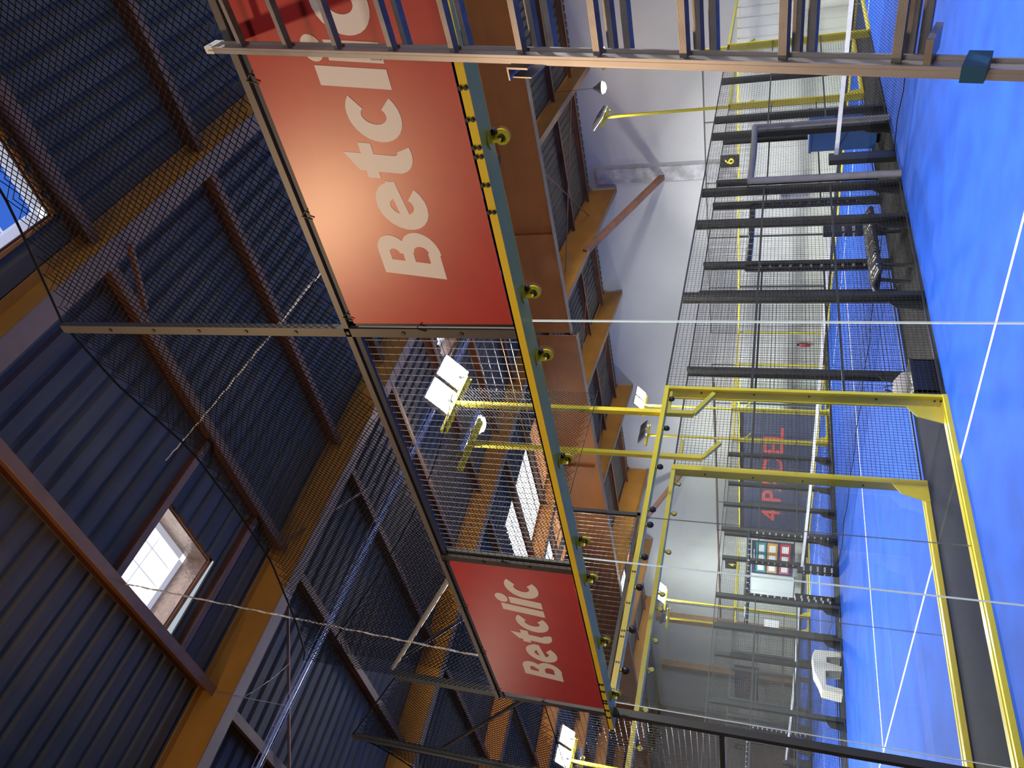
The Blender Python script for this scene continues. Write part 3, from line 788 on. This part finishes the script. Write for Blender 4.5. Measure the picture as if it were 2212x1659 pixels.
# ------------------------------------------------------------------ things in the courts
# bench in the aisle
t = thing('aisle_bench', 'black bench under clear plastic film in the aisle behind the near fence', 'bench', (-.42, 7.75, 0))
mb = MB().box(-.17, .17, -.82, .82, .40, .45); mb.build('seat', 'black', t)
mb = MB()
for i in range(26):
    y = -.86+i*1.72/25
    mb.tube([(-.2, y, .43+.02*random.random()), (-.06, y+.02*random.random(), .48+.03*random.random()), (.08, y, .47+.03*random.random()), (.2, y+.02*random.random(), .43+.02*random.random())], .035+.015*random.random(), 7)
mb.build('film_cover', 'plasticfilm', t)
for dx in (-.14, .14):
    for dy in (-.7, .7): MB().bar((dx, dy, 0), (dx*.9, dy*.92, .41), .04, .04, (1,0,0)).build('leg', 'dark', t)
# blue panel box
t = thing('storage_box', 'tall blue storage box in the aisle behind the grey gateway', 'box', (-.75, 12.75, 0))
MB().box(-.22, .22, -.5, .5, .06, 1.22).build('body', 'bluebox', t); MB().box(-.24, .24, -.52, .52, 1.22, 1.27).build('lid', 'bluebox', t)
mb = MB()
for z in (.3, .55, .8, 1.05): mb.box(.22, .225, -.5, .5, z-.006, z+.006)
mb.build('seams', 'navy', t)
for dy in (-.4, .4): MB().tube([(-.15, dy, .035), (.15, dy, .035)], .034, 10).build('wheel', 'black', t)
# ball bag and crate at the fence foot
t = thing('ball_bag', 'round grey ball bag on the aisle floor by the near yellow post', 'bag', (-.55, 4.75, 0))
MB().tube([(0,0,.01),(0,0,.08),(0,0,.2),(0,0,.33),(0,0,.40),(0,0,.42)], [.10,.20,.24,.19,.10,.03], 18).build('bag', 'foam', t)
MB().tube([(-.05,0,.41),(-.03,0,.5),(.03,0,.5),(.05,0,.41)], .01, 6).build('strap', 'black', t)
t = thing('ball_crate', 'black low crate on the aisle floor next to the grey bag', 'crate', (-.3, 4.55, 0))
mb = MB(); mb.box(-.15, .15, -.28, .28, .0, .02)
for (a,b,c,e) in ((-.15,.15,-.28,-.26),(-.15,.15,.26,.28),(-.15,-.13,-.28,.28),(.13,.15,-.28,.28)): mb.box(a,b,c,e,.02,.26)
mb.build('tub', 'black', t); MB().box(-.16, .16, -.29, .29, .26, .28).build('rim', 'dark', t)
# white moulded bench past the middle court
t = thing('white_bench', 'white moulded bench with two leg openings in the aisle past the middle court', 'bench', (-12.25, 7.45, 0))
prof = [(-.55, 0), (-.42, 0), (-.36, .36), (.0, .36), (.05, 0), (.17, 0), (.22, .33), (.36, .33), (.42, 0), (.56, 0), (.52, .60), (.40, .65), (-.05, .62), (-.30, .50), (-.50, .44)]
MB().prism(prof, 'x', -.2, .2).build('seat_shell', 'whitepl', t)
# banner 4PADEL at the far end of the third court
t = thing('navy_banner', 'navy banner with red 4 PADEL lettering behind the third court', 'banner', (-19.4, 20.16, .25))
MB().box(-4.0, 4.0, 0, .01, 0, 2.82).build('vinyl_sheet', 'navy', t)
mb = MB(); add_text(mb, '4 PADEL', (.15, -.006, 1.43), (1,0,0), (0,0,1), .80, 5.8); mb.build('lettering', 'redtext', t)
# information board
t = thing('information_board', 'navy information board with teal, orange and red columns beside the navy banner', 'board', (-24.75, 20.0, .6))
MB().box(-1.25, 1.25, 0, .02, 0, 1.85).build('panel', 'navy', t)
for z, m in ((1.22, 'teal'), (.72, 'orangep'), (.16, 'redp')):
    o = MB().box(-1.1, 1.15, -.008, 0, z, z+.44).build('coloured_row', m, t)
    mb = MB()
    for x in (-.95, -.25, .5): mb.box(x, x+.5, -.012, -.008, z+.08, z+.36)
    mb.build('white_tables', 'paper', o)
mb = MB().box(-.5, .6, -.006, 0, 1.72, 1.76); mb.build('heading', 'paper', t)
t = thing('roller_screen', 'pale grey roller screen left of the information board', 'screen', (-27.3, 20.2, .5)); MB().box(-.95, .95, 0, .02, 0, 1.95).build('sheet', 'clad', t); MB().box(-.98, .98, -.03, .03, -.04, 0).build('bottom_bar', 'dark', t)
t = thing('dark_banner', 'dark banner with small red 4YOU lettering far down the hall', 'banner', (-37.2, 20.2, 2.0))
MB().box(-2.1, 2.1, 0, .01, 0, 1.3).build('vinyl_sheet', 'navy', t); mb = MB(); add_text(mb, '4YOU', (0, -.006, .62), (1,0,0), (0,0,1), .34, 2.2); mb.build('lettering', 'redtext', t)
def sign(d, x, y, z, w, h, label):
    t = thing('court_number_sign', label, 'sign', (x, y, z)); MB().box(-w/2, w/2, 0, .02, -h/2, h/2).build('plate', 'wrap', t)
    mb = MB(); add_text(mb, d, (0, -.006, .02), (1,0,0), (0,0,1), h*.5, h*.33); mb.build('digit', 'ytext', t)
sign('6', -4.73, 19.9, 3.25, .40, .56, 'black court sign with yellow 6 above the middle court end glass')
sign('4', -25.4, 19.9, 3.33, .66, .66, 'black court sign with yellow 4 above the information board')
sign('2', -44.6, 19.9, 2.9, .7, .8, 'black court sign with yellow 2 at the far left')
t = thing('fire_extinguisher', 'red fire extinguisher hung on the white ribbed cladding', 'extinguisher', (-13.85, YB-.16, .42))
MB().tube([(0,0,0),(0,0,.03),(0,0,.36),(0,0,.42),(0,0,.44)], [.05,.075,.075,.04,.02], 14).build('cylinder', 'ext', t); MB().box(-.05, .05, -.02, .02, .44, .50).build('valve_handle', 'black', t)
MB().tube([(.03,0,.46),(.11,-.02,.50),(.13,-.02,.35),(.10,0,.1)], .012, 6).build('hose', 'black', t)
def notice(p, w, h, ax, label): t = MB(); ax = V(ax); t.obox(p, ax*w/2, V((0,0,1))*h/2, ax.cross(V((0,0,1)))*.003); return t.build('paper_notice', 'paper', None, label, 'notice')
notice((-1.44, 11.33, 1.5), .40, .52, (0,1,0), 'white paper notice on the middle court fence beside the black gateway')
notice((-24.2, 16.1, 1.5), .6, .6, (0,1,0), 'white paper notice on the fourth court right fence')
MB().tube([(-16, YB-.12, 4.2), (-34, YB-.12, 4.2)], .03, 6).build('wall_pipe', 'rust', None, 'thin brown pipe along the far white wall', 'pipe')
for x, lb in ((-34.5, 'brown steel column on the white wall, first of the pair at far left'), (-40, 'brown steel column on the white wall, second of the pair at far left')):
    MB().box(x-.25, x+.25, YB-.4, YB-.02, 0, 7.9).build('steel_column', 'flange', None, lb, 'column')

# ------------------------------------------------------------------ light
def area(p, aim, size, e, col, sy=None):
    l = bpy.data.lights.new('unseen_light', 'AREA'); l.energy = e; l.color = col; l.size = size
    if sy: l.shape = 'RECTANGLE'; l.size_y = sy
    o = bpy.data.objects.new('unseen_light', l); COL.objects.link(o); o.location = p
    o.rotation_euler = (V(aim)-V(p)).to_track_quat('-Z', 'Y').to_euler(); return o
area((2.4, -4.6, 7.0), (4.9, 0, 3.8), .5, 170, (1, .66, .36))
area((-7.3, -4.3, 7.0), (1.0, 0, 3.8), .5, 26, (1, .80, .62))
area((8.0, -7.5, 4.2), (5.5, 0, 2.2), 1.2, 120, (1, .92, .84))  # added fill from behind the camera to light the ladder, no fixture
for y in (4.2, 16.2): area((9.9, y, 6.0), (6, y, 0), .5, 480, (1, .96, .90)).data.spread = math.radians(125)
for x, e in ((-11, 60), (-20, 120), (-30, 170)): area((x, 17.2, 5.6), (x, 22.5, 5.2), .4, e, (1, .98, .95)).data.spread = math.radians(150)  # added wall wash to brighten the back wall, no such lamps there
w = bpy.data.worlds.new('world'); SC.world = w; w.use_nodes = True
w.node_tree.nodes['Background'].inputs['Color'].default_value = (.75, .85, 1, 1); w.node_tree.nodes['Background'].inputs['Strength'].default_value = .6
SC.view_settings.view_transform = 'Standard'; SC.view_settings.look = 'None'; SC.view_settings.exposure = 0.; SC.view_settings.gamma = 1.
SC.cycles.max_bounces = 7; SC.cycles.transparent_max_bounces = 40; SC.cycles.diffuse_bounces = 4; SC.cycles.glossy_bounces = 3
SC.cycles.caustics_reflective = False; SC.cycles.caustics_refractive = False; SC.cycles.sample_clamp_indirect = 6.
